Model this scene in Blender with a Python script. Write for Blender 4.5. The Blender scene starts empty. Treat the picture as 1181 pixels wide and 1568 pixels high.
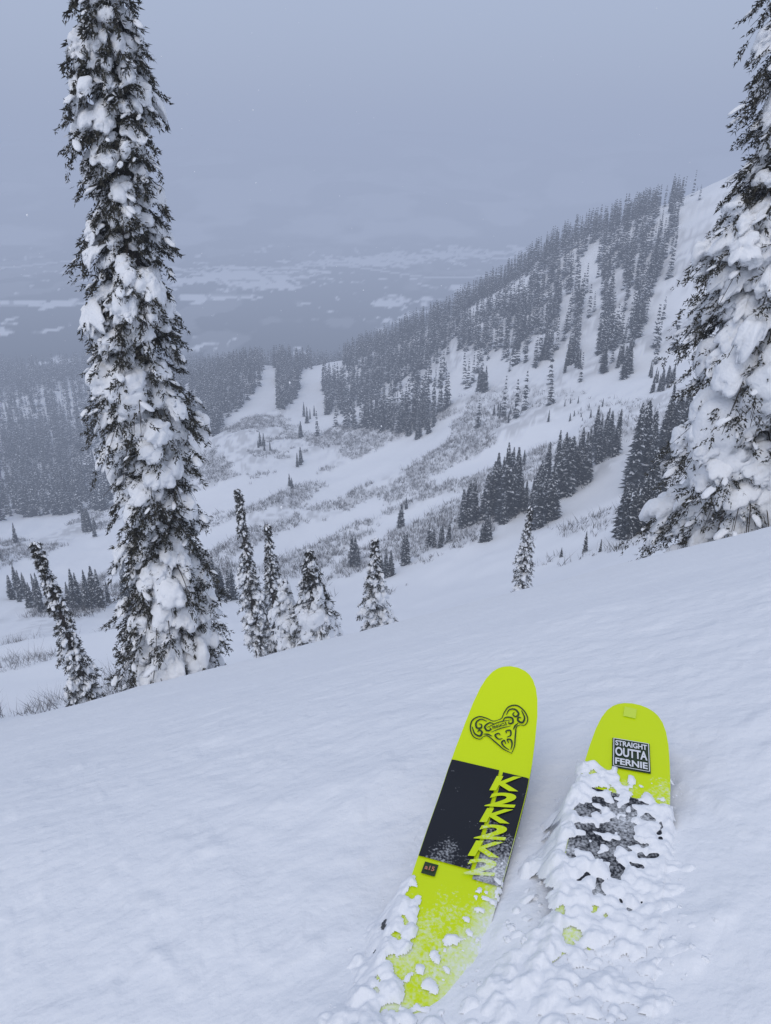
import bpy, math, numpy as np
from mathutils import Vector
rng=np.random.default_rng(7)
scene=bpy.context.scene
# ------------------------------------------------------------ helpers
def mk(name,V,F,mat=None,col=None,smooth=False,parent=None):
    V=np.asarray(V,np.float32); F=np.asarray(F,np.int32)
    me=bpy.data.meshes.new(name)
    me.vertices.add(len(V)); me.vertices.foreach_set('co',V.ravel())
    n,k=F.shape
    me.loops.add(n*k); me.loops.foreach_set('vertex_index',F.ravel())
    me.polygons.add(n); me.polygons.foreach_set('loop_start',np.arange(0,n*k,k,dtype=np.int32))
    me.polygons.foreach_set('loop_total',np.full(n,k,np.int32))
    if smooth: me.polygons.foreach_set('use_smooth',np.ones(n,bool))
    if col is not None:
        a=me.color_attributes.new('Col','FLOAT_COLOR','POINT')
        c=np.ones((len(V),4),np.float32); c[:,:3]=col; a.data.foreach_set('color',c.ravel())
    me.update(calc_edges=True); me.validate()
    ob=bpy.data.objects.new(name,me); scene.collection.objects.link(ob)
    if mat: me.materials.append(mat)
    if parent: ob.parent=parent
    return ob
def empty(name,loc=(0,0,0)):
    e=bpy.data.objects.new(name,None); e.location=(0,0,0); scene.collection.objects.link(e); return e
def hsh(i,j,s):
    h=(i.astype(np.int64)*374761393+j.astype(np.int64)*668265263+s*1442695041)&0xffffffff
    h=((h^(h>>13))*1274126177)&0xffffffff
    h=h^(h>>16)
    return (h&0xffff)/65535.0
def vn(x,y,s=0):
    x=np.asarray(x,float);y=np.asarray(y,float)
    i=np.floor(x);j=np.floor(y);fx=x-i;fy=y-j
    fx=fx*fx*(3-2*fx);fy=fy*fy*(3-2*fy);i=i.astype(np.int64);j=j.astype(np.int64)
    return ((hsh(i,j,s)*(1-fx)+hsh(i+1,j,s)*fx)*(1-fy)+(hsh(i,j+1,s)*(1-fx)+hsh(i+1,j+1,s)*fx)*fy)
def fbm(x,y,o=4,s=0):
    r=0;a=.5;t=0
    for k in range(o):
        r=r+a*vn(x*2**k+17*k,y*2**k-9*k,s+k);t+=a;a*=.5
    return r/t
# ------------------------------------------------------------ terrain height
cols={
-75:[(14,-1.0),(60,-.9),(110,-.8),(200,-.65),(300,-.55),(500,-.42),(700,-.3)],
-32:[(14,-.822),(22,-.84),(32,-.80),(60,-.665),(72,-.70),(120,-.63),(200,-.52),(300,-.455),(480,-.34),(620,-.262),(720,-.24)],
-22:[(14,-.756),(22,-.79),(32,-.745),(58,-.628),(70,-.66),(120,-.60),(200,-.50),(300,-.435),(460,-.32),(600,-.25),(720,-.235)],
-12:[(14,-.699),(22,-.725),(34,-.705),(55,-.613),(65,-.64),(110,-.575),(170,-.4615),(250,-.363),(380,-.271),(450,-.236),(560,-.255),(720,-.235)],
-4:[(14,-.656),(20,-.69),(60,-.66),(100,-.60),(130,-.55),(170,-.465),(250,-.37),(350,-.29),(450,-.236),(560,-.26),(720,-.235)],
5:[(14,-.609),(20,-.64),(50,-.64),(90,-.57),(140,-.4615),(200,-.363),(270,-.289),(420,-.158),(500,-.19),(640,-.24),(720,-.235)],
14:[(14,-.56),(20,-.59),(45,-.60),(80,-.535),(110,-.4615),(160,-.363),(220,-.271),(300,-.180),(420,-.062),(500,-.11),(640,-.22),(720,-.235)],
22:[(14,-.514),(20,-.54),(40,-.55),(70,-.493),(110,-.411),(150,-.316),(210,-.2276),(280,-.140),(350,-.058),(420,-.002),(550,-.06),(720,-.2)],
29:[(14,-.47),(20,-.49),(40,-.50),(70,-.45),(110,-.37),(150,-.28),(210,-.19),(280,-.095),(350,-.0),(430,.068),(600,0.02),(800,-.15)],
75:[(14,-.3),(40,-.3),(110,-.1),(210,.05),(430,.2),(800,.2)],
}
far=[(900,-.19),(1300,-.131),(1800,-.095),(2100,-.070),(3000,.0),(4200,.03),(9000,.02)]
LR0,LR1,dl=math.log(12.),math.log(9000.),.02
lr=np.arange(LR0,LR1,dl); TH=np.arange(-75,76,1.0)
ck=sorted(cols)
C=np.array([np.interp(lr,[math.log(a) for a,b in cols[k]+far],[b for a,b in cols[k]+far]) for k in ck])
G=np.array([[np.interp(th,ck,C[:,j]) for j in range(len(lr))] for th in TH])
def gb(A,ax,sig):
    n=int(sig*3)+1;k=np.exp(-.5*(np.arange(-n,n+1)/sig)**2);k/=k.sum()
    P=np.pad(A,[(n,n) if i==ax else (0,0) for i in range(2)],mode='edge')
    return np.apply_along_axis(lambda v:np.convolve(v,k,'valid'),ax,P)
G=gb(gb(G,0,2.5),1,2.5)
def tabS(th,r):
    a=np.clip(th+75,0,149.999);b=np.clip((np.log(np.maximum(r,12.))-LR0)/dl,0,len(lr)-1.001)
    i=a.astype(int);j=b.astype(int);u=a-i;v=b-j
    return (G[i,j]*(1-u)+G[i+1,j]*u)*(1-v)+(G[i,j+1]*(1-u)+G[i+1,j+1]*u)*v
PY=[-60,-20,-5,-1,0,.56,1.2,2,3,6,10,14,20]
PZ=[22,8.0,1.2,-.53,-.78,-.93,-1.10,-1.50,-2.08,-3.9,-6.32,-8.89,-13.2]
pyf=np.linspace(-60,20,8001);pzf=gb(np.interp(pyf,PY,PZ)[None,:],1,22)[0]
def gul(t,s):
    al=t*.9+s*.42; ac=-t*.42+s*.9
    return fbm(al/.16+3,ac/.030,4,31)
def H(x,y,detail=True):
    x=np.asarray(x,float);y=np.asarray(y,float)
    r=np.hypot(x,y)+1e-6;th=np.degrees(np.arctan2(x,y))
    zn=np.interp(y,pyf,pzf)+.30*x
    thc=np.clip(th,-75,75)
    front=tabS(thc,r)*r*np.cos(np.radians(thc))
    back=np.minimum(.12*r,120)-15
    wb=np.clip((np.abs(th)-75)/50,0,1);wb=wb*wb*(3-2*wb)
    zf=front*(1-wb)+back*wb
    w=np.clip((r-11)/5.,0,1);w=w*w*(3-2*w)
    z=zn*(1-w)+zf*w
    if detail:
        t=np.tan(np.radians(np.clip(th,-75,75)));s=z/(r*np.cos(np.radians(thc)))
        g=gul(t,s)-.5
        m=np.clip((r-45)/60,0,1)*np.clip((900-r)/300,0,1)
        z=z+g*m*.028*np.minimum(r,400)
        z=z+(fbm(x/9,y/9,3,5)-.5)*np.clip((r-16)/20,0,1)*.9
        z=z+(fbm(x/350,y/350,4,9)-.5)*np.clip((r-2000)/900,0,1)*140
        nm=np.clip((60-r)/40,0,1)
        z=z+(fbm(x/1.3,y/1.3,3,11)-.5)*.07*nm*np.clip(r/1.5,.5,1.5)+(fbm(x/.17,y/.17,4,12)-.5)*.024*nm
        z=z+np.clip(fbm(x/.05,y/.05,3,14)-.62,0,1)*.03*nm*np.clip((4-r)/2,0,1)
        # powder pushed up around the skis
        z=z+.022*np.exp(-(((x-.19)/.075)**2+((y-.62)/.22)**2))+.045*np.exp(-(((x+.045)/.07)**2+((y-.50)/.13)**2))+.015*np.exp(-(((x-.42)/.09)**2+((y-.62)/.25)**2))
    return z
th=np.concatenate([np.arange(-50,50,.14),np.arange(50,310,1.5)])
rr=np.exp(np.arange(math.log(.12),math.log(8200),.0155))
T,R=np.meshgrid(np.radians(th),rr,indexing='ij')
X=R*np.sin(T);Y=R*np.cos(T);Z=H(X,Y)
nT,nR=X.shape
idx=np.arange(nT*nR).reshape(nT,nR);nx=np.roll(idx,-1,axis=0)
F=np.stack([idx[:,:-1],idx[:,1:],nx[:,1:],nx[:,:-1]],-1).reshape(-1,4)
V=np.stack([X,Y,Z],-1).reshape(-1,3)
V=np.vstack([V,[[0,0,float(H(0,0))]]])
# albedo
tt=np.tan(np.clip(T,-1.3,1.3));tt=np.where(np.abs(T)>1.3,9,tt)
ss=Z/np.maximum(Y,1e-3)
white=np.ones(X.shape)
pm=fbm(X/160,Y/260,5,41)
fld=np.zeros(X.shape)
for a,b,c,d,wt in [(-.17,-.126,.10,.012,1.25),(-.23,-.149,.06,.004,1.3),(-.025,-.106,.10,.006,1.05),(.10,-.097,.10,.006,1.1),(.008,-.153,.035,.008,1.0),(-.46,-.157,.10,.005,1.1),(.07,-.137,.05,.004,.85),(-.55,-.185,.06,.010,.9)]:
    fld=np.maximum(fld,wt*np.exp(-((tt-a)/c)**2-((ss-b)/d)**2))
fm=np.clip((fld+(fbm(X/30,Y/52,5,44)-.5)*1.8+(fbm(X/9,Y/22,3,45)-.5)*1.1-.45)/.18,0,1)*.98
# shelter belts, lots and lanes that divide the valley clearings
u1=(X*.94+Y*.34)/42;u2=(-X*.34+Y*.94)/75
lane=(np.abs((u1%1)-.5)<.07)|(np.abs((u2%1)-.5)<.06)
fm=np.where(lane&(hsh(np.floor(u1),np.floor(u2),3)>.5),fm*.4,fm)
fm=np.maximum(fm,.16*np.clip((fbm(X/60,Y/160,4,47)-.60)/.05,0,1))
road=np.abs(ss+.118+.05*tt*.4+.006*np.sin(tt*22))<.0009
fm=np.where(road&(R>900)&(R<1900),np.maximum(fm,.7),fm)
mt=np.clip((pm-.50)/.12,0,1)*.5
vcol=np.where(R>1900,mt,fm)
fw=np.clip((R-560)/60,0,1)
white=white*(1-fw)+vcol*fw
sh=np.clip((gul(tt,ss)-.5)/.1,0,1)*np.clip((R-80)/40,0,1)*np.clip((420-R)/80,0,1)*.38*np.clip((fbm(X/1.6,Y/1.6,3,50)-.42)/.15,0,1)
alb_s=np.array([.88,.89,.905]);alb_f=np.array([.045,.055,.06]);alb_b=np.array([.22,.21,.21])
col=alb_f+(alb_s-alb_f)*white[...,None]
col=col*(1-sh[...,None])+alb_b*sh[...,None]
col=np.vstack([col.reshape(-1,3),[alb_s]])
# ------------------------------------------------------------ materials
def mat(name,col=(.8,.8,.8),rough=.6,attr=False,bump=None,spec=.3):
    m=bpy.data.materials.new(name);m.use_nodes=True;nt=m.node_tree;b=nt.nodes['Principled BSDF']
    b.inputs['Base Color'].default_value=(*col,1);b.inputs['Roughness'].default_value=rough
    b.inputs['Specular IOR Level'].default_value=spec
    if attr:
        a=nt.nodes.new('ShaderNodeAttribute');a.attribute_name='Col';nt.links.new(a.outputs['Color'],b.inputs['Base Color'])
    if bump:
        tc=nt.nodes.new('ShaderNodeNewGeometry');prev=None
        for sc,st,di in bump:
            n=nt.nodes.new('ShaderNodeTexNoise');n.inputs['Scale'].default_value=sc;n.inputs['Detail'].default_value=5
            nt.links.new(tc.outputs['Position'],n.inputs['Vector'])
            bp=nt.nodes.new('ShaderNodeBump');bp.inputs['Strength'].default_value=st;bp.inputs['Distance'].default_value=di
            nt.links.new(n.outputs['Fac'],bp.inputs['Height'])
            if prev: nt.links.new(prev.outputs['Normal'],bp.inputs['Normal'])
            prev=bp
        nt.links.new(prev.outputs['Normal'],b.inputs['Normal'])
    return m
m_ground=mat('snow_ground',rough=.75,attr=True,bump=[(3,.5,.03),(14,.8,.016),(60,.4,.003),(200,.3,.001)],spec=.1)
m_snow=mat('snow_clump',(.88,.89,.905),.8,bump=[(9,.7,.05),(45,.6,.010)],spec=.1)
m_pow=mat('powder_snow',(.88,.89,.905),.8,bump=[(70,.5,.005),(300,.4,.0014)],spec=.1)
m_fol=mat('conifer_foliage',rough=.7,attr=True,spec=.2)
m_bark=mat('bark',(.06,.048,.04),.9,bump=[(20,.8,.02)])
m_far=mat('frosted_hazed_conifer',rough=.9,attr=True,spec=.05)  # snow frost, plus mist haze painted into the needle colour
m_twig=mat('shrub_twigs',rough=.9,attr=True,spec=.05)
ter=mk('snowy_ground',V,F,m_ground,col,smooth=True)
# ------------------------------------------------------------ blob prototypes
def ico(sub):
    import bmesh
    bm=bmesh.new();bmesh.ops.create_icosphere(bm,subdivisions=sub,radius=1)
    v=np.array([w.co[:] for w in bm.verts]);f=np.array([[q.index for q in p.verts] for p in bm.faces]);bm.free();return v,f
def n3(v,sc,s): return (vn(v[:,0]*sc+v[:,2]*sc*.7+9,v[:,1]*sc-v[:,2]*sc*.6+5,s)+vn(v[:,2]*sc+3,v[:,0]*sc+v[:,1]*.5*sc,s+7))/2
def blobs(sub,n,flat=True,amp=.9):
    out=[]
    for k in range(n):
        v,f=ico(sub);d=1+amp*(n3(v,1.3,k*3+1)-.5)+amp*.7*(n3(v,3.1,k*3+2)-.5)+amp*.35*(n3(v,6.5,k*3+3)-.5)
        w=v*d[:,None]
        if flat: w[:,2]=np.where(w[:,2]<0,w[:,2]*.35,w[:,2])
        out.append((w,f))
    return out
B3=blobs(4,10,amp=1.3);B2=blobs(3,10,amp=1.3);B1=blobs(2,8);BR=blobs(3,8,False,1.5)
class Acc:
    def __init__(s): s.V=[];s.F=[];s.C=[];s.n=0
    def add(s,v,f,c=None):
        s.V.append(v);s.F.append(f+s.n);s.n+=len(v)
        if c is not None: s.C.append(np.broadcast_to(c,(len(v),3)))
    def obj(s,name,mat,smooth=False,parent=None):
        return mk(name,np.vstack(s.V),np.vstack(s.F),mat,np.vstack(s.C) if s.C else None,smooth,parent)
def tris(P0,D,W,c):
    n=len(P0);v=np.stack([P0-W,P0+W,P0+D],1).reshape(-1,3);f=np.arange(3*n).reshape(n,3)
    return v,f,np.repeat(c,3,axis=0)
def unit(a): return a/np.maximum(np.linalg.norm(a,axis=-1,keepdims=True),1e-9)
# ------------------------------------------------------------ near conifers
def conifer(name,x,y,h,radf,nb,seed,lean=(0,0),snow=.84,twn=12,bl=20,big=.06,bsz=1.):
    g=np.random.default_rng(seed);z0=float(H(x,y))-.3
    root=empty(name)
    def tr(f): return np.array([x+lean[0]*f**1.2,y+lean[1]*f**1.2,z0+h*f])
    ks=24
    rings=[]
    for i in range(ks+1):
        f=i/ks;c=tr(f);rd=.021*h*(1-f)**.8*.8+.015
        an=np.linspace(0,2*np.pi,12,endpoint=False);rings.append(c+np.stack([np.cos(an)*rd*(1+.1*np.sin(3*an+i)),np.sin(an)*rd,0*an],1))
    v=np.vstack(rings);f=[]
    for i in range(ks):
        for j in range(12): f.append([i*12+j,i*12+(j+1)%12,(i+1)*12+(j+1)%12,(i+1)*12+j])
    mk('trunk',v,np.array(f),m_bark,smooth=True,parent=root)
    fo=Acc();sn=Acc();br=Acc()
    fs=np.sort(g.uniform(.015,.995,nb));ph=np.cumsum(np.full(nb,2.4))+g.normal(0,.5,nb)
    for k in range(nb):
        f0=fs[k];L=radf(f0)*(.62+.75*float(vn(np.array(f0*h*.9+seed),np.array(ph[k]%6.283*1.2),seed)))*g.uniform(.8,1.12)
        L=max(L,.12);az=ph[k];d=np.array([math.cos(az),math.sin(az),0]);dr=g.uniform(.55,1.15);up=g.uniform(-.05,.2)
        if f0>.93: up+=.5
        def pt(tau): 
            tau=np.asarray(tau)[...,None];return tr(f0)+d*L*tau+np.array([0,0,1.])*(up*L*tau-dr*L*tau**2)
        ta=np.linspace(0,1,5);c=pt(ta);wd=np.array([-d[1],d[0],0])
        for a,wv in ((0,wd),(1,np.array([0,0,1.]))):
            q=np.stack([c-wv*(.02*(1-ta)+.004)[:,None],c+wv*(.02*(1-ta)+.004)[:,None]],1).reshape(-1,3)
            br.add(q,np.array([[2*i,2*i+1,2*i+3,2*i+2] for i in range(4)]))
        n=twn;tau=g.uniform(.12,1.03,n);sd=g.choice([-1,1],n);an=az+sd*g.uniform(.2,1.3,n)
        tl=L*.36*(1.15-.6*tau)*g.uniform(.6,1.2,n)+.07
        td=unit(np.stack([np.cos(an),np.sin(an),-g.uniform(.4,1.6,n)],1));tb=pt(tau)
        m=n*bl;ti=np.repeat(np.arange(n),bl);u=g.uniform(0,1,m)
        P=tb[ti]+td[ti]*(tl[ti]*u)[:,None]+g.normal(0,.02,(m,3))
        D=unit(td[ti]+g.normal(0,.5,(m,3)))*g.uniform(.045,.10,m)[:,None]
        W=unit(np.cross(D,g.normal(0,1,(m,3))))*g.uniform(.010,.019,m)[:,None]
        b=g.uniform(.5,1.5,m)[:,None];cc=np.array([.042,.039,.028])*b
        fr=g.random(m)<.08;cc[fr]=[.5,.51,.53]
        fo.add(*tris(P,D,W,cc))
        for rep in range(2):
          if g.random()<snow*(1. if rep==0 else .42):
            tc=g.uniform(.35,.85);c0=pt(np.array(tc));c1=pt(np.array(min(tc+.1,1.03)));ax=unit(c1-c0)
            up3=unit(np.cross(ax,wd));up3=up3*np.sign(up3[2]+1e-9)
            sc=np.array([L*g.uniform(.15,.29),L*g.uniform(.11,.21),L*g.uniform(.055,.10)+.03])*bsz
            if g.random()<big: sc*=g.uniform(1.4,2.0)
            w,ff=B3[g.integers(10)] if sc[0]>.2 else B2[g.integers(10)]
            w=w*sc
            w[:,2]-= .7*(w[:,0]**2)/max(L,.3)+1.3*(w[:,1]**2)/max(L,.3)
            off=wd*L*g.uniform(-.15,.15)
            p=c0+off+np.array([0,0,.03])+w[:,:1]*ax+w[:,1:2]*wd+w[:,2:3]*up3
            sn.add(p,ff)
        for q in range(3):
            if g.random()<snow*.7:
                i=g.integers(n);u=g.uniform(.2,.8);c0=tb[i]+td[i]*tl[i]*u+np.array([0,0,.03]);s=g.uniform(.03,.08)*(.6+.4*min(L,1.2))
                w,ff=B1[g.integers(8)];a=an[i];e=np.array([math.cos(a),math.sin(a),-.7]);e/=np.linalg.norm(e);e2=np.array([-math.sin(a),math.cos(a),0]);e3=np.cross(e,e2)
                e3=e3*np.sign(e3[2]);w=w*np.array([s*1.9,s,s*.6]);sn.add(c0+w[:,:1]*e+w[:,1:2]*e2+w[:,2:3]*e3,ff)
    fo.obj('needle_foliage',m_fol,parent=root);sn.obj('snow_load',m_snow,True,root);br.obj('limbs',m_bark,parent=root)
    return root
def prof(rb,rm,rt,p=.9):
    return lambda f: float(np.interp(f,[0,.1,.35,.7,.92,1],[rb*.9,rb,rm,rt,rt*.45,.05]))
conifer('snow_laden_fir',-4.65,14.1,17.,prof(.95,.94,.66),700,3,lean=(.38,0),big=.08,bsz=1.14)
conifer('snow_laden_fir',7.15,14.3,15.,prof(1.52,1.38,.92),760,8,lean=(-.1,0),big=.07,bsz=.98)
conifer('snow_laden_fir',-9.25,19.8,6.4,prof(.50,.45,.25),190,12,lean=(-.75,0),twn=8,bl=14,bsz=1.15)
conifer('snow_laden_fir',-6.0,31,9.4,prof(.75,.6,.3),230,15,lean=(-.4,0),twn=8,bl=14,bsz=1.1)
conifer('snow_laden_fir',-5.2,31.5,7.6,prof(.8,.7,.3),200,16,lean=(-.1,0),twn=8,bl=14,bsz=1.1)
conifer('snow_laden_fir',-2.45,24,4.8,prof(1.15,1.0,.6),190,17,lean=(-.2,0),twn=10,bl=16,big=.25,bsz=1.15)
conifer('snow_laden_fir',-3.5,24.5,3.9,prof(.7,.6,.45),90,27,lean=(-.2,0),twn=8,bl=12,big=.7,bsz=1.7,snow=.95)
conifer('snow_laden_fir',-.45,30,5.6,prof(.95,.8,.35),160,18,twn=8,bl=14,big=.2,bsz=1.15)
conifer('snow_laden_fir',8.0,40,7.6,prof(.75,.65,.35),190,19,lean=(.2,0),twn=8,bl=14,bsz=1.05)
# ------------------------------------------------------------ distant conifers
def proto(seed,lv,nbk,snowp):
    g=np.random.default_rng(seed)
    Pb=[];D=[];W=[];C=[]
    for i in range(lv):
        f=.03+.95*(i+g.uniform(-.3,.3))/lv;f=min(max(f,.02),.97)
        R0=.125*(1-f)**.7*g.uniform(.75,1.2)+.006
        for j in range(nbk):
            a=2*np.pi*(j+g.uniform(-.4,.4))/nbk+i*1.3;R1=R0*g.uniform(.65,1.25)
            d=np.array([math.cos(a)*R1,math.sin(a)*R1,-.045*g.uniform(.3,1.3)]);w=np.array([-math.sin(a),math.cos(a),0])*R1*g.uniform(.35,.7)
            Pb.append([0,0,f+.02]);D.append(d);W.append(w);C.append(np.array([.060,.065,.068])*g.uniform(.6,1.4))  # needle tone lightened to stand in for thicker mist
            if g.random()<snowp:
                Pb.append([d[0]*.25,d[1]*.25,f+.028]);D.append(d*np.array([.6,.6,.5]));W.append(w*.6);C.append(np.array([.72,.74,.77]))
    return tris(np.array(Pb),np.array(D),np.array(W),np.array(C))
farP=[proto(50+i,13,6,.30) for i in range(8)]
midP=[proto(80+i,34,11,.42) for i in range(6)]
def place(acc,P,x,y,z,h,g,wid=1.):
    v,f,c=P[g.integers(len(P))];a=g.uniform(0,6.283);ca,sa=math.cos(a),math.sin(a);k=h*wid*g.uniform(.8,1.2)
    q=np.stack([(v[:,0]*ca-v[:,1]*sa)*k,(v[:,0]*sa+v[:,1]*ca)*k,v[:,2]*h],1)
    q[:,0]+=x+v[:,2]*h*g.normal(0,.02);q[:,1]+=y;q[:,2]+=z-.3;acc.add(q,f,c)
N=220000
r=np.sqrt(rng.uniform(130**2,700**2,N));thd=rng.uniform(-40,36,N);t=np.tan(np.radians(thd));x=r*np.sin(np.radians(thd));y=r*np.cos(np.radians(thd))
z=H(x,y);s=z/y
nz=fbm(x/28,y/28,3,61);ns=fbm(t/.014,s/.09,3,63)
def inpoly(px,py,poly):
    c=np.zeros(len(px),bool);n=len(poly)
    for i in range(n):
        x1,y1=poly[i];x2,y2=poly[(i+1)%n]
        if y1!=y2: c^=((y1>py)!=(y2>py))&(px<(x2-x1)*(py-y1)/(y2-y1)+x1)
    return c
low=np.interp(t,[-.085,-.08,.03,.095,.124,.143,.209,.2295,.25,.30],[-.2,-.32,-.33,-.285,-.254,-.215,-.194,-.145,-.09,-.06])
dens=np.zeros(N)
dens=np.where((t>-.1)&(t<.38)&(s>-.46)&(fbm(x/35,y/35,3,66)>.5),.04,dens)
A=(t>-.085)&(t<.31)&(s>low)&(r>230)
dens=np.where(A,np.where(nz>.42,.9,.16),dens)
Bm=(t>.225)&(t<.378)&(s>-.235)&(r>190)
dens=np.where(Bm&~A,np.where(ns>.50,.85,.03),dens)
B2m=(t>.14)&(t<.24)&(s>-.24)&(s<low)&(ns>.55)
dens=np.where(B2m,.5,dens)
Dm=inpoly(t,s,[(-.258,-.22),(-.155,-.22),(-.165,-.262),(-.19,-.29),(-.231,-.335),(-.262,-.33)])
Em=inpoly(t,s,[(-.142,-.225),(-.105,-.225),(-.115,-.275),(-.145,-.31)])
Fm=inpoly(t,s,[(-.9,-.2),(-.262,-.2),(-.27,-.36),(-.40,-.445),(-.56,-.46),(-.9,-.5)])
dens=np.where(Dm|Em,1.,dens);dens=np.where(Fm,np.where(nz>.33,.8,.15),dens)
Gm=(t<.02)&(s>-.241)&(r>400)|((r>450)&(r<640)&(t<.3))
gap=(np.abs(t+.075)<.02)|(np.abs(t+.155)<.008)
dens=np.where(Gm,.7*np.where(gap&(r<480),0,1),dens)
area=.5*(700**2-130**2)*math.radians(76);pd=N/area
keep=rng.random(N)<dens*(1/9.)/pd*np.where(r>500,.45,1)
fa=Acc()
for xx,yy,zz,ri in zip(x[keep],y[keep],z[keep],r[keep]):
    hh=rng.uniform(6.5,14.5)*(1 if ri<500 else 1.15)*(1 if ri>200 else .55)
    place(fa,farP if ri>200 else midP,xx,yy,zz,hh,rng,1.0)
fa.obj('conifer_forest',m_far)
def sight(t,s,r0=48.):
    rs=np.arange(r0,700,1.);yy=rs/math.sqrt(1+t*t);xx=t*yy;zz=H(xx,yy);ok=np.where(zz/yy>=s)[0]
    i=ok[0] if len(ok) else len(rs)-1
    return xx[i],yy[i],zz[i]
clumps=[(.117,-.463,11,.012,6.5,9),(.155,-.45,15,.020,8,13.5),(.17,-.43,10,.014,8,12),(.222,-.46,10,.012,8,11),(.243,-.41,16,.018,8,11.5),(.258,-.40,8,.012,7,10),(.272,-.385,9,.010,7,10),(.30,-.36,12,.013,6,10),(.352,-.40,13,.014,9,14),(.385,-.36,12,.012,8,13),(.345,-.485,9,.010,5,7.5),(.375,-.475,8,.010,6,10),(.40,-.33,10,.012,7,10),(.195,-.445,6,.015,5,8),
(.146,-.49,3,.006,5,7),(.19,-.375,1,.001,4,5),(.07,-.50,4,.006,4,5.5),(.085,-.49,3,.008,3,5),(.027,-.53,2,.003,7,8),(.022,-.47,1,.001,6,7),(-.043,-.53,3,.004,6.5,8),(.0,-.545,5,.008,4,5.5),(.03,-.44,1,.001,3.5,4.5),(.29,-.51,1,.001,3.5,4),(.31,-.51,1,.001,1.5,2),(.255,-.52,2,.004,1.2,1.8),
(-.12,-.375,3,.006,5,7),(-.168,-.35,5,.006,4,6),(-.115,-.335,3,.006,6,8),(-.13,-.41,2,.004,3,5),(-.10,-.31,4,.008,6,8),(-.26,-.585,6,.012,5,7.5),(-.235,-.59,5,.010,4,6),(-.425,-.475,8,.014,6,9),(-.53,-.59,14,.03,4,7),(-.45,-.60,12,.025,5,8),(-.36,-.60,10,.03,5,8),(-.57,-.50,8,.03,5,8),(-.30,-.60,6,.02,4,6),
(.36,-.262,20,.018,3,5),(.155,-.305,14,.012,2.5,4),(.055,-.315,8,.01,7,11),(.035,-.325,14,.016,6,10),(-.01,-.315,10,.012,6,10),(.27,-.30,14,.022,1.5,2.5),(.21,-.225,6,.006,7,10),(.17,-.215,5,.01,6,9),(.125,-.27,5,.006,7,10),(.10,-.115,2,.01,6,8),(.31,-.245,8,.02,7,10),(.25,-.24,6,.012,6,10)]
mi=Acc()
for (a,b,n,sp,h0,h1) in clumps:
    for k in range(n):
        xx,yy,zz=sight(a+rng.normal(0,sp*.7),b+rng.normal(0,sp*.45));place(mi,midP,xx,yy,zz,h0*.75+(h1-h0*.75)*rng.random()**.8,rng,1.1)
mi.obj('conifer_stand',m_far)
# ------------------------------------------------------------ shrubs
def shrubs(name,x,y,z,hh,nb,wd,g,colr):
    n=len(x);m=n*nb;i=np.repeat(np.arange(n),nb);P=np.stack([x[i],y[i],z[i]-.05],1)+g.normal(0,.25,(m,3))*np.array([1,1,0])*hh[i][:,None]
    a=g.uniform(0,6.283,m);l=hh[i]*g.uniform(.5,1.1,m);tl=g.uniform(.1,.9,m)
    D=np.stack([np.cos(a)*tl*l,np.sin(a)*tl*l,l],1);W=unit(np.cross(D,g.normal(0,1,(m,3))))*wd*g.uniform(.5,1.2,m)[:,None]
    c=np.array(colr)*g.uniform(.6,1.4,m)[:,None];fr=g.random(m)<.3;c[fr]=[.6,.61,.64]
    v,f,cc=tris(P,D,W,c);mk(name,v,f,m_twig,cc)
N=130000
r=np.sqrt(rng.uniform(75**2,420**2,N));thd=rng.uniform(-36,30,N);t=np.tan(np.radians(thd));x=r*np.sin(np.radians(thd));y=r*np.cos(np.radians(thd));z=H(x,y);s=z/y
gg=gul(t,s);pn=fbm(x/22,y/22,3,71)
k=(gg>.49)&(pn>.42)&(s<-.27)&(s>-.62)&(rng.random(N)<np.clip((gg-.49)/.06,0,1)*.85*np.where(t>.22,.4,1)*np.where(s<-.30,1,.4))
shrubs('shrub_thicket',x[k],y[k],z[k],rng.uniform(.5,1.7,k.sum()),9,.045,rng,(.11,.102,.095))
N=700
r=rng.uniform(26,64,N);thd=rng.uniform(-34,-19,N);x=r*np.sin(np.radians(thd));y=r*np.cos(np.radians(thd));z=H(x,y);k=fbm(x/6,y/6,3,77)>.50
shrubs('bare_shrubs',x[k],y[k],z[k],rng.uniform(.35,1.2,k.sum()),18,.012,rng,(.09,.08,.075))
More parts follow.
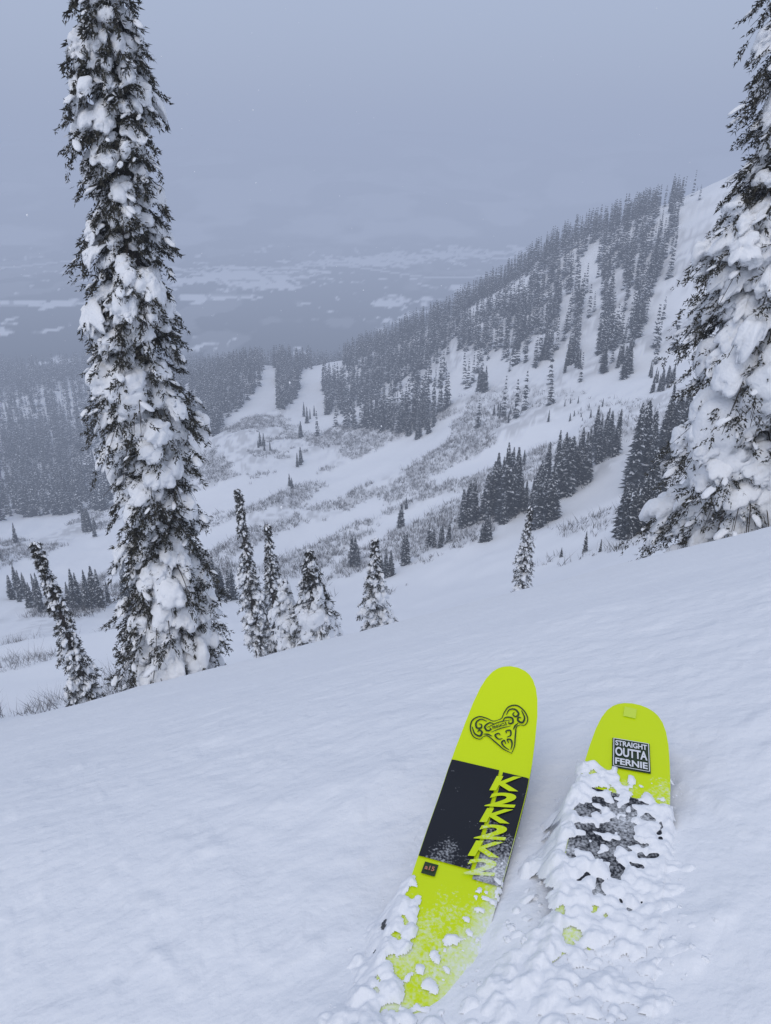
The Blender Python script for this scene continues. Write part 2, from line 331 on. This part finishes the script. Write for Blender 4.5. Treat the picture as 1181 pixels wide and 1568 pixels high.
# ------------------------------------------------------------ skis
def mat_top(name,c):
    m=mat(name,c,.38,spec=.3);nt=m.node_tree;b=nt.nodes['Principled BSDF']
    g=nt.nodes.new('ShaderNodeNewGeometry');n=nt.nodes.new('ShaderNodeTexNoise');n.inputs['Scale'].default_value=260;n.inputs['Detail'].default_value=5
    n2=nt.nodes.new('ShaderNodeTexNoise');n2.inputs['Scale'].default_value=22;n2.inputs['Detail'].default_value=4
    nt.links.new(g.outputs['Position'],n.inputs['Vector']);nt.links.new(g.outputs['Position'],n2.inputs['Vector'])
    at=nt.nodes.new('ShaderNodeAttribute');at.attribute_name='Col'
    ad=nt.nodes.new('ShaderNodeMath');ad.operation='MULTIPLY';nt.links.new(n.outputs['Fac'],ad.inputs[0]);nt.links.new(n2.outputs['Fac'],ad.inputs[1])
    a2=nt.nodes.new('ShaderNodeMath');a2.operation='ADD';nt.links.new(ad.outputs[0],a2.inputs[0]);nt.links.new(at.outputs['Fac'],a2.inputs[1])
    mr=nt.nodes.new('ShaderNodeMapRange');mr.inputs[1].default_value=.38;mr.inputs[2].default_value=.70;nt.links.new(a2.outputs[0],mr.inputs[0])
    mx=nt.nodes.new('ShaderNodeMixRGB');mx.inputs[1].default_value=(*c,1);mx.inputs[2].default_value=(.84,.86,.88,1)
    nt.links.new(mr.outputs[0],mx.inputs[0]);nt.links.new(mx.outputs[0],b.inputs['Base Color'])
    return m
YG=(.66,.82,.003);BK=(.012,.013,.018)
m_yel=mat_top('ski_topsheet_yellow',YG);m_blk=mat_top('ski_topsheet_black',BK)
m_edge=mat('ski_sidewall',(.02,.02,.022),.4);m_ink=mat('ski_ink',(.03,.05,.02),.4);m_wht=mat('sticker_white',(.75,.76,.78),.5);m_lab=mat('label_print',(.5,.2,.12),.5)
m_yl2=mat_top('ski_letter_yellow',YG)
HQ=[0,.003,.008,.016,.03,.05,.08,.12,.17,.22,.35,.5,.8,1.2,1.6,1.75,1.8]
HW=[.008,.021,.0295,.0375,.0455,.0520,.0575,.0615,.0650,.0665,.0645,.0600,.0560,.0560,.0600,.052,.03]
class Ski:
    def __init__(s,P1,phi,zb,rise,qp=.2):
        s.P1=P1;s.a=np.array([math.sin(phi),math.cos(phi),0]);s.w=np.array([math.cos(phi),-math.sin(phi),0]);s.zb=zb;s.rise=rise;s.qp=qp
    def S(s,q,m,off=0):
        q=np.asarray(q,float);m=np.asarray(m,float)
        d=np.clip((.28-q)/.28,0,1);z=s.zb+s.rise*d**1.9+off
        c=np.array([s.P1[0],s.P1[1],0])+s.a*(s.qp-q)[...,None]+s.w*m[...,None]
        c[...,2]+=z-.0015*np.clip(np.abs(m)/np.interp(q,HQ,HW)-.9,0,1)*10*.6
        return c
    def hw(s,q): return np.interp(q,HQ,HW)
    def sheet(s,name,q0,q1,f0,f1,off,mt,par,nq=80,nm=24,dust=None):
        q=q0+(q1-q0)*np.linspace(0,1,nq)**(1.6 if q0==0 else 1);w=np.linspace(f0,f1,nm);Q,Wd=np.meshgrid(q,w,indexing='ij');M=Wd*s.hw(Q)
        v=s.S(Q,M,off).reshape(-1,3);i=np.arange(nq*nm).reshape(nq,nm)
        f=np.stack([i[:-1,:-1],i[:-1,1:],i[1:,1:],i[1:,:-1]],-1).reshape(-1,4)[:,::-1]
        du=np.zeros(v.shape[0]) if dust is None else dust(Q,Wd).ravel()
        return mk(name,v,f,mt,np.repeat(du[:,None],3,1),True,par)
    def body(s,par):
        q=np.concatenate([np.linspace(0,.12,40)**1.0,np.linspace(.13,1.8,120)]);h=s.hw(q);th=np.interp(q,[0,.1,.4,1,1.8],[.005,.006,.010,.014,.006])
        sec=[(-1,0),(-1,-1),(1,-1),(1,0)]
        vs=[s.S(q,a*h,0)+np.stack([0*q,0*q,b*th],1) for a,b in sec];v=np.stack(vs,1).reshape(-1,3);n=len(q);f=[]
        for i in range(n-1):
            for j in range(3): f.append([i*4+j,i*4+j+1,i*4+4+j+1,i*4+4+j])
        f.append([0,1,2,3]);f.append([4*n-4,4*n-3,4*n-2,4*n-1])
        mk('sidewall_and_base',v,np.array(f),m_edge,None,False,par)
    def text(s,name,txt,qc,mc,wid,hei,off,mt,par,shear=0.,rot=0.,dust=0.):
        cu=bpy.data.curves.new(name,'FONT');cu.body=txt;cu.offset=.03;ob=bpy.data.objects.new(name,cu);scene.collection.objects.link(ob)
        dg=bpy.context.evaluated_depsgraph_get();dg.update();me=bpy.data.meshes.new_from_object(ob.evaluated_get(dg));bpy.data.objects.remove(ob)
        v=np.zeros(len(me.vertices)*3);me.vertices.foreach_get('co',v);v=v.reshape(-1,3);lo=v.min(0);hi=v.max(0)
        p=(v[:,:2]-(lo+hi)[:2]/2)/(hi-lo)[:2];X=p[:,0]*wid+p[:,1]*hei*shear;Yv=p[:,1]*hei
        c,sn=math.cos(rot),math.sin(rot);X,Yv=X*c-Yv*sn,X*sn+Yv*c
        w=s.S(qc-Yv,mc+X,off);me.vertices.foreach_set('co',w.ravel().astype(np.float32))
        a=me.color_attributes.new('Col','FLOAT_COLOR','POINT');a.data.foreach_set('color',np.full(len(me.vertices)*4,dust,np.float32));me.update()
        o=bpy.data.objects.new(name,me);scene.collection.objects.link(o);me.materials.clear();me.materials.append(mt);o.parent=par
    def rect(s,name,qc,mc,wid,hei,off,mt,par,rot=0.):
        a,b=np.meshgrid(np.linspace(-.5,.5,8),np.linspace(-.5,.5,8));X=a*wid;Yv=b*hei;c,sn=math.cos(rot),math.sin(rot);X,Yv=X*c-Yv*sn,X*sn+Yv*c
        v=s.S(qc-Yv,mc+X,off).reshape(-1,3);i=np.arange(64).reshape(8,8);f=np.stack([i[:-1,:-1],i[:-1,1:],i[1:,1:],i[1:,:-1]],-1).reshape(-1,4)
        mk(name,v,f,mt,None,False,par)
def chain(pts,n=14):
    p=np.array(pts,float);p=np.vstack([2*p[0]-p[1],p,2*p[-1]-p[-2]]);o=[]
    for i in range(1,len(p)-2):
        for u in np.linspace(0,1,n,endpoint=False):
            a,b,c,d=p[i-1:i+3];o.append(.5*((2*b)+(-a+c)*u+(2*a-5*b+4*c-d)*u*u+(-a+3*b-3*c+d)*u**3))
    o.append(p[-2]);return np.array(o)
def powder(ski,name,par,lumps,q0,q1,m1,seed,step=.0017,grain=.0009,thr=.0012,slope=.6):
    """one continuous sheet of loose powder: many merged lumps lying on the ski and spilling over its edges"""
    qs=np.arange(q0,q1,step);ms=np.arange(-m1,m1,step);Q,M=np.meshgrid(qs,ms,indexing='ij')
    wq=Q+.014*(fbm(Q/.013,M/.013,3,seed)-.5);wm=M+.014*(fbm(Q/.013+7,M/.013,3,seed+3)-.5)
    k=420.;A=np.zeros(Q.shape)
    for q,m,s_,hh in lumps:
        i0,i1=np.searchsorted(qs,[q-s_*2,q+s_*2]);j0,j1=np.searchsorted(ms,[m-s_*2,m+s_*2])
        if i1<=i0 or j1<=j0: continue
        d2=((wq[i0:i1,j0:j1]-q)**2+(wm[i0:i1,j0:j1]-m)**2)/s_**2
        A[i0:i1,j0:j1]+=np.exp(k*hh*np.clip(1-d2,0,1)**1.25)-1
    h=np.log1p(A)/k
    h=gb(gb(h,0,1.0),1,1.0)
    h=h*(.6+.8*fbm(Q/.011,M/.011,3,seed+8))+grain*(fbm(Q/.005,M/.005,3,seed+9)-.5)*2
    c=ski.S(Q,M,0);hw=ski.hw(Q);over=np.clip(np.abs(M)-hw,0,1)
    base=c[...,2]-over*slope
    gz=H(c[...,0],c[...,1])
    # loose snow leans against the ski edge and thins out onto the slope
    side=np.where(over>0,np.clip((.030+.02*fbm(Q/.05,M/.05,2,seed+20)-over)/.03,0,1),1)
    base=np.where(over>0,np.maximum(gz-.003,base*side+(gz-.003)*(1-side)),np.maximum(base,gz-.002))
    on=over<=0
    thk=np.where(on,thr,.0004)
    c[...,2]=base+h+np.where(on,.001,0)
    hk=h-thk
    i=np.arange(Q.size).reshape(Q.shape);f=np.stack([i[:-1,:-1],i[:-1,1:],i[1:,1:],i[1:,:-1]],-1)
    ok=(hk[:-1,:-1]>0)&(hk[1:,1:]>0)|(hk[1:,:-1]>0)&(hk[:-1,1:]>0)
    f=f[ok].reshape(-1,4)[:,::-1];used,inv=np.unique(f,return_inverse=True)
    mk(name,c.reshape(-1,3)[used],inv.reshape(-1,4),m_pow,None,True,par)
g=np.random.default_rng(5)
def gen(n,q0,q1,m0,m1,s0,s1,bias=1.5,k=.8):
    s_=s0*(s1/s0)**(g.random(n)**bias);return [(a,b,c,c*k*d) for a,b,c,d in zip(g.uniform(q0,q1,n),g.uniform(m0,m1,n),s_,g.uniform(.6,1.2,n))]
L=Ski((.172,.995),math.radians(19.0),-.918,.078)
pl=empty('ski');L.body(pl)
dl_=lambda Q,W:np.interp(Q,[0,.3,.42,.5,.62,1.8],[-.1,-.05,.02,.14,.26,.4])+np.clip((W-.2)*.35,0,.3)*np.clip((Q-.26)/.08,0,1)
L.sheet('topsheet',0,1.8,-1,1,.001,m_yel,pl,nq=260,dust=dl_)
L.sheet('black_panel',.198,.400,-.985,.24,.003,m_blk,pl,dust=lambda Q,W:np.clip((Q-.33)/.07,0,1)*.20-.03)
L.sheet('logo_band',.200,.415,.34,.985,.003,m_blk,pl,dust=lambda Q,W:np.clip((Q-.28)/.1,0,1)*.28-.02)
for i,(q,mm) in enumerate([(.222,.034),(.256,.0335),(.290,.033),(.324,.032),(.358,.031),(.392,.030)]):
    L.text('logo_letters','K2'[i%2],q,mm,.046,.029,.005,m_yl2,pl,shear=.45,rot=.25,dust=max(0,(q-.27)*1.6))
L.rect('label',.418,-.040,.020,.021,.003,m_ink,pl);L.text('label_print','a15',.418,-.040,.014,.008,.005,m_lab,pl)
em=Acc()
def rib(pts,w=.0008,n=10,mirror=True):
    c=chain(pts,n)*np.array([1.38,1.42])
    for sgn in ((1,-1) if mirror else (1,)):
        p=c*np.array([sgn,1]);ro=math.radians(33);p=np.stack([p[:,0]*math.cos(ro)-p[:,1]*math.sin(ro),p[:,0]*math.sin(ro)+p[:,1]*math.cos(ro)],1)
        d=np.gradient(p,axis=0);d/=np.linalg.norm(d,axis=1,keepdims=True)+1e-9;nn=np.stack([-d[:,1],d[:,0]],1)
        ww=w*(.6+.9*np.sin(np.linspace(0,np.pi,len(p))))[:,None]
        a=p-nn*ww;b=p+nn*ww;q=np.stack([a,b],1).reshape(-1,2)
        v=L.S(.112-q[:,1],q[:,0]-.003,.0035);k=len(p);em.add(v,np.array([[2*i,2*i+1,2*i+3,2*i+2] for i in range(k-1)]))
rib([(.000,.006),(.006,.007),(.012,.013),(.020,.018),(.030,.016),(.036,.006),(.036,-.005),(.030,-.011),(.024,-.009)])
rib([(.024,-.009),(.019,-.010),(.015,-.017),(.011,-.025),(.007,-.033),(.000,-.041)])
rib([(.033,.008),(.033,-.002),(.028,-.007),(.024,-.003),(.026,.001),(.029,-.001)],.0012)
rib([(.013,.009),(.019,.014),(.026,.012),(.028,.005),(.023,.003),(.021,.007),(.024,.009)],.0011)
rib([(.006,.003),(.011,.006),(.018,.003),(.017,-.003),(.012,-.003),(.013,.000)],.0011)
rib([(.001,-.036),(.005,-.030),(.006,-.024),(.002,-.022),(.002,-.027)],.0010)
rib([(.003,-.019),(.008,-.018),(.010,-.012),(.005,-.011),(.004,-.014)],.0010)
rib([(.014,-.012),(.018,-.008),(.023,-.006)],.0009)
rib([(-.016,.0010),(0,.0030),(.016,.0010)],.0006,mirror=False);rib([(-.013,-.0065),(0,-.0055),(.013,-.0065)],.0006,mirror=False)
em.obj('emblem',m_ink,parent=pl)
L.text('emblem_print','PINNACLE',.114,-.002,.026,.006,.0035,m_ink,pl,rot=.576)
lm=gen(50,.50,.72,-.07,.03,.004,.014)+gen(80,.44,.64,-.07,-.035,.003,.011)+gen(70,.40,.60,.005,.06,.0015,.008)+gen(50,.35,.47,.025,.06,.0015,.006)+gen(70,.46,.7,-.11,-.055,.006,.018)+gen(150,.60,.95,-.08,.07,.006,.018)+gen(90,.42,.6,-.06,.05,.001,.004)
powder(L,'powder_snow',pl,lm,.30,1.0,.13,3)
Rk=Ski((.373,.929),math.radians(21.),-.862,.014,qp=.168)
pr=empty('ski');Rk.body(pr)
Rk.sheet('topsheet',0,1.8,-1,1,.001,m_yel,pr,nq=260,dust=lambda Q,W:np.interp(Q,[0,.13,.18,.3,1],[-.1,-.05,.16,.24,.27]))
Rk.sheet('black_panel',.215,.420,-.985,.99,.003,m_blk,pr,dust=lambda Q,W:Q*0+.19)
Rk.rect('sticker',.126,.003,.058,.066,.003,m_ink,pr,rot=.10)
for tx,dy,hh in (('STRAIGHT',.021,.012),('OUTTA',.002,.020),('FERNIE',-.0195,.014)):
    Rk.text('sticker_text',tx,.126-dy,.003-dy*.10,.049,hh,.005,m_wht,pr,rot=.10)
for dy in (.0305,-.0305): Rk.rect('sticker_border',.126-dy,.003-dy*.1,.053,.0012,.005,m_wht,pr,rot=.10)
for dx in (-.0268,.0268): Rk.rect('sticker_border',.126-dx*.1,.003+dx,.0012,.061,.005,m_wht,pr,rot=.10)
Rk.rect('tip_patch',.026,-.008,.020,.024,.003,mat('tip_reflector',(.64,.81,.07),.3),pr)
lm=gen(110,.172,.24,-.068,.055,.002,.009)+gen(50,.165,.20,-.070,-.01,.003,.009)+gen(420,.20,.46,-.066,.066,.002,.011,1.3)+gen(100,.22,.46,.02,.072,.004,.014)+gen(460,.36,.90,-.075,.072,.005,.018,1.2)+gen(130,.22,.85,-.12,-.06,.005,.020)+gen(80,.28,.80,.055,.095,.004,.014)+gen(150,.17,.5,-.065,.06,.001,.004)
powder(Rk,'powder_snow',pr,lm,.14,.95,.15,13)
ck_=Acc()
for k in range(170):
    sk_=L if g.random()<.35 else Rk;q=g.uniform(.25 if sk_ is Rk else .42,.8);m=g.normal(-.09 if g.random()<.65 else .08,.02);p=sk_.S(np.array(q),np.array(m))
    if abs(m)<.066: continue
    p[2]=float(H(p[0],p[1]))-.001;s_=.0015*(4)**(g.random()**1.8);w,f=BR[g.integers(8)]
    ck_.add(w*np.array([s_*1.1,s_,s_*.6])+p,f)
ck_.obj('snow_crumbs',m_pow,True)
# ------------------------------------------------------------ falling snow, through the whole air around the slope
sf=Acc();v0,f0=ico(1);n=0
while n<1800:
    p=np.array([g.uniform(-9,9),g.uniform(-3,16),g.uniform(-9,4)])
    if np.linalg.norm(p)<1.6 or p[2]<float(H(p[0],p[1]))+.1: n+=1;continue
    sf.add(v0*g.uniform(.002,.005)*np.array([1,1,1.5])+p,f0);n+=1
sf.obj('falling_snow',m_pow,True)
# ------------------------------------------------------------ mist (homogeneous absorbing volume; its emission stands in for scattered daylight)
SIG=.00122;FC=(.350,.412,.572)
bm_v=np.array([[a,b,c] for a in (-8600,8600) for b in (-8600,8600) for c in (-900,140)],float)
bf=np.array([[0,1,3,2],[4,6,7,5],[0,4,5,1],[2,3,7,6],[0,2,6,4],[1,5,7,3]])
mm=bpy.data.materials.new('mist');mm.use_nodes=True;nt=mm.node_tree;nt.nodes.clear()
o=nt.nodes.new('ShaderNodeOutputMaterial');ab=nt.nodes.new('ShaderNodeVolumeAbsorption');ab.inputs['Color'].default_value=(0,0,0,1);ab.inputs['Density'].default_value=SIG
e=nt.nodes.new('ShaderNodeEmission');e.inputs['Color'].default_value=(*FC,1);e.inputs['Strength'].default_value=SIG
ad=nt.nodes.new('ShaderNodeAddShader');nt.links.new(ab.outputs[0],ad.inputs[0]);nt.links.new(e.outputs[0],ad.inputs[1]);nt.links.new(ad.outputs[0],o.inputs['Volume'])
mk('mist',bm_v,bf,mm)
# ------------------------------------------------------------ light
w=bpy.data.worlds.new('World');scene.world=w;w.use_nodes=True;nt=w.node_tree
bg=nt.nodes['Background'];sk=nt.nodes.new('ShaderNodeTexSky');sk.sky_type='NISHITA';sk.sun_disc=False
sk.sun_elevation=math.radians(50);sk.sun_rotation=math.radians(200);sk.dust_density=4;sk.air_density=1.2
mx=nt.nodes.new('ShaderNodeMixRGB');mx.inputs[0].default_value=.72;mx.inputs[2].default_value=(5.9,6.75,8.8,1)  # cloud deck
nt.links.new(sk.outputs[0],mx.inputs[1]);nt.links.new(mx.outputs[0],bg.inputs[0]);bg.inputs[1].default_value=.10
sl=bpy.data.lights.new('sun','SUN');sl.energy=.9;sl.angle=math.radians(35);sl.color=(1,.985,.965)
so=bpy.data.objects.new('sun',sl);scene.collection.objects.link(so)
el,az=math.radians(50),math.radians(200)
d=Vector((math.sin(az)*math.cos(el),math.cos(az)*math.cos(el),math.sin(el)));so.rotation_euler=d.to_track_quat('Z','Y').to_euler()
# ------------------------------------------------------------ camera
cd=bpy.data.cameras.new('camera');cd.sensor_fit='VERTICAL';cd.sensor_height=24;cd.lens=12/math.tan(math.radians(33.5));cd.clip_start=.02;cd.clip_end=30000
co=bpy.data.objects.new('camera',cd);scene.collection.objects.link(co);co.location=(0,0,0);co.rotation_euler=(math.radians(66),0,0);scene.camera=co
scene.view_settings.view_transform='Standard';scene.view_settings.look='None';scene.view_settings.exposure=0
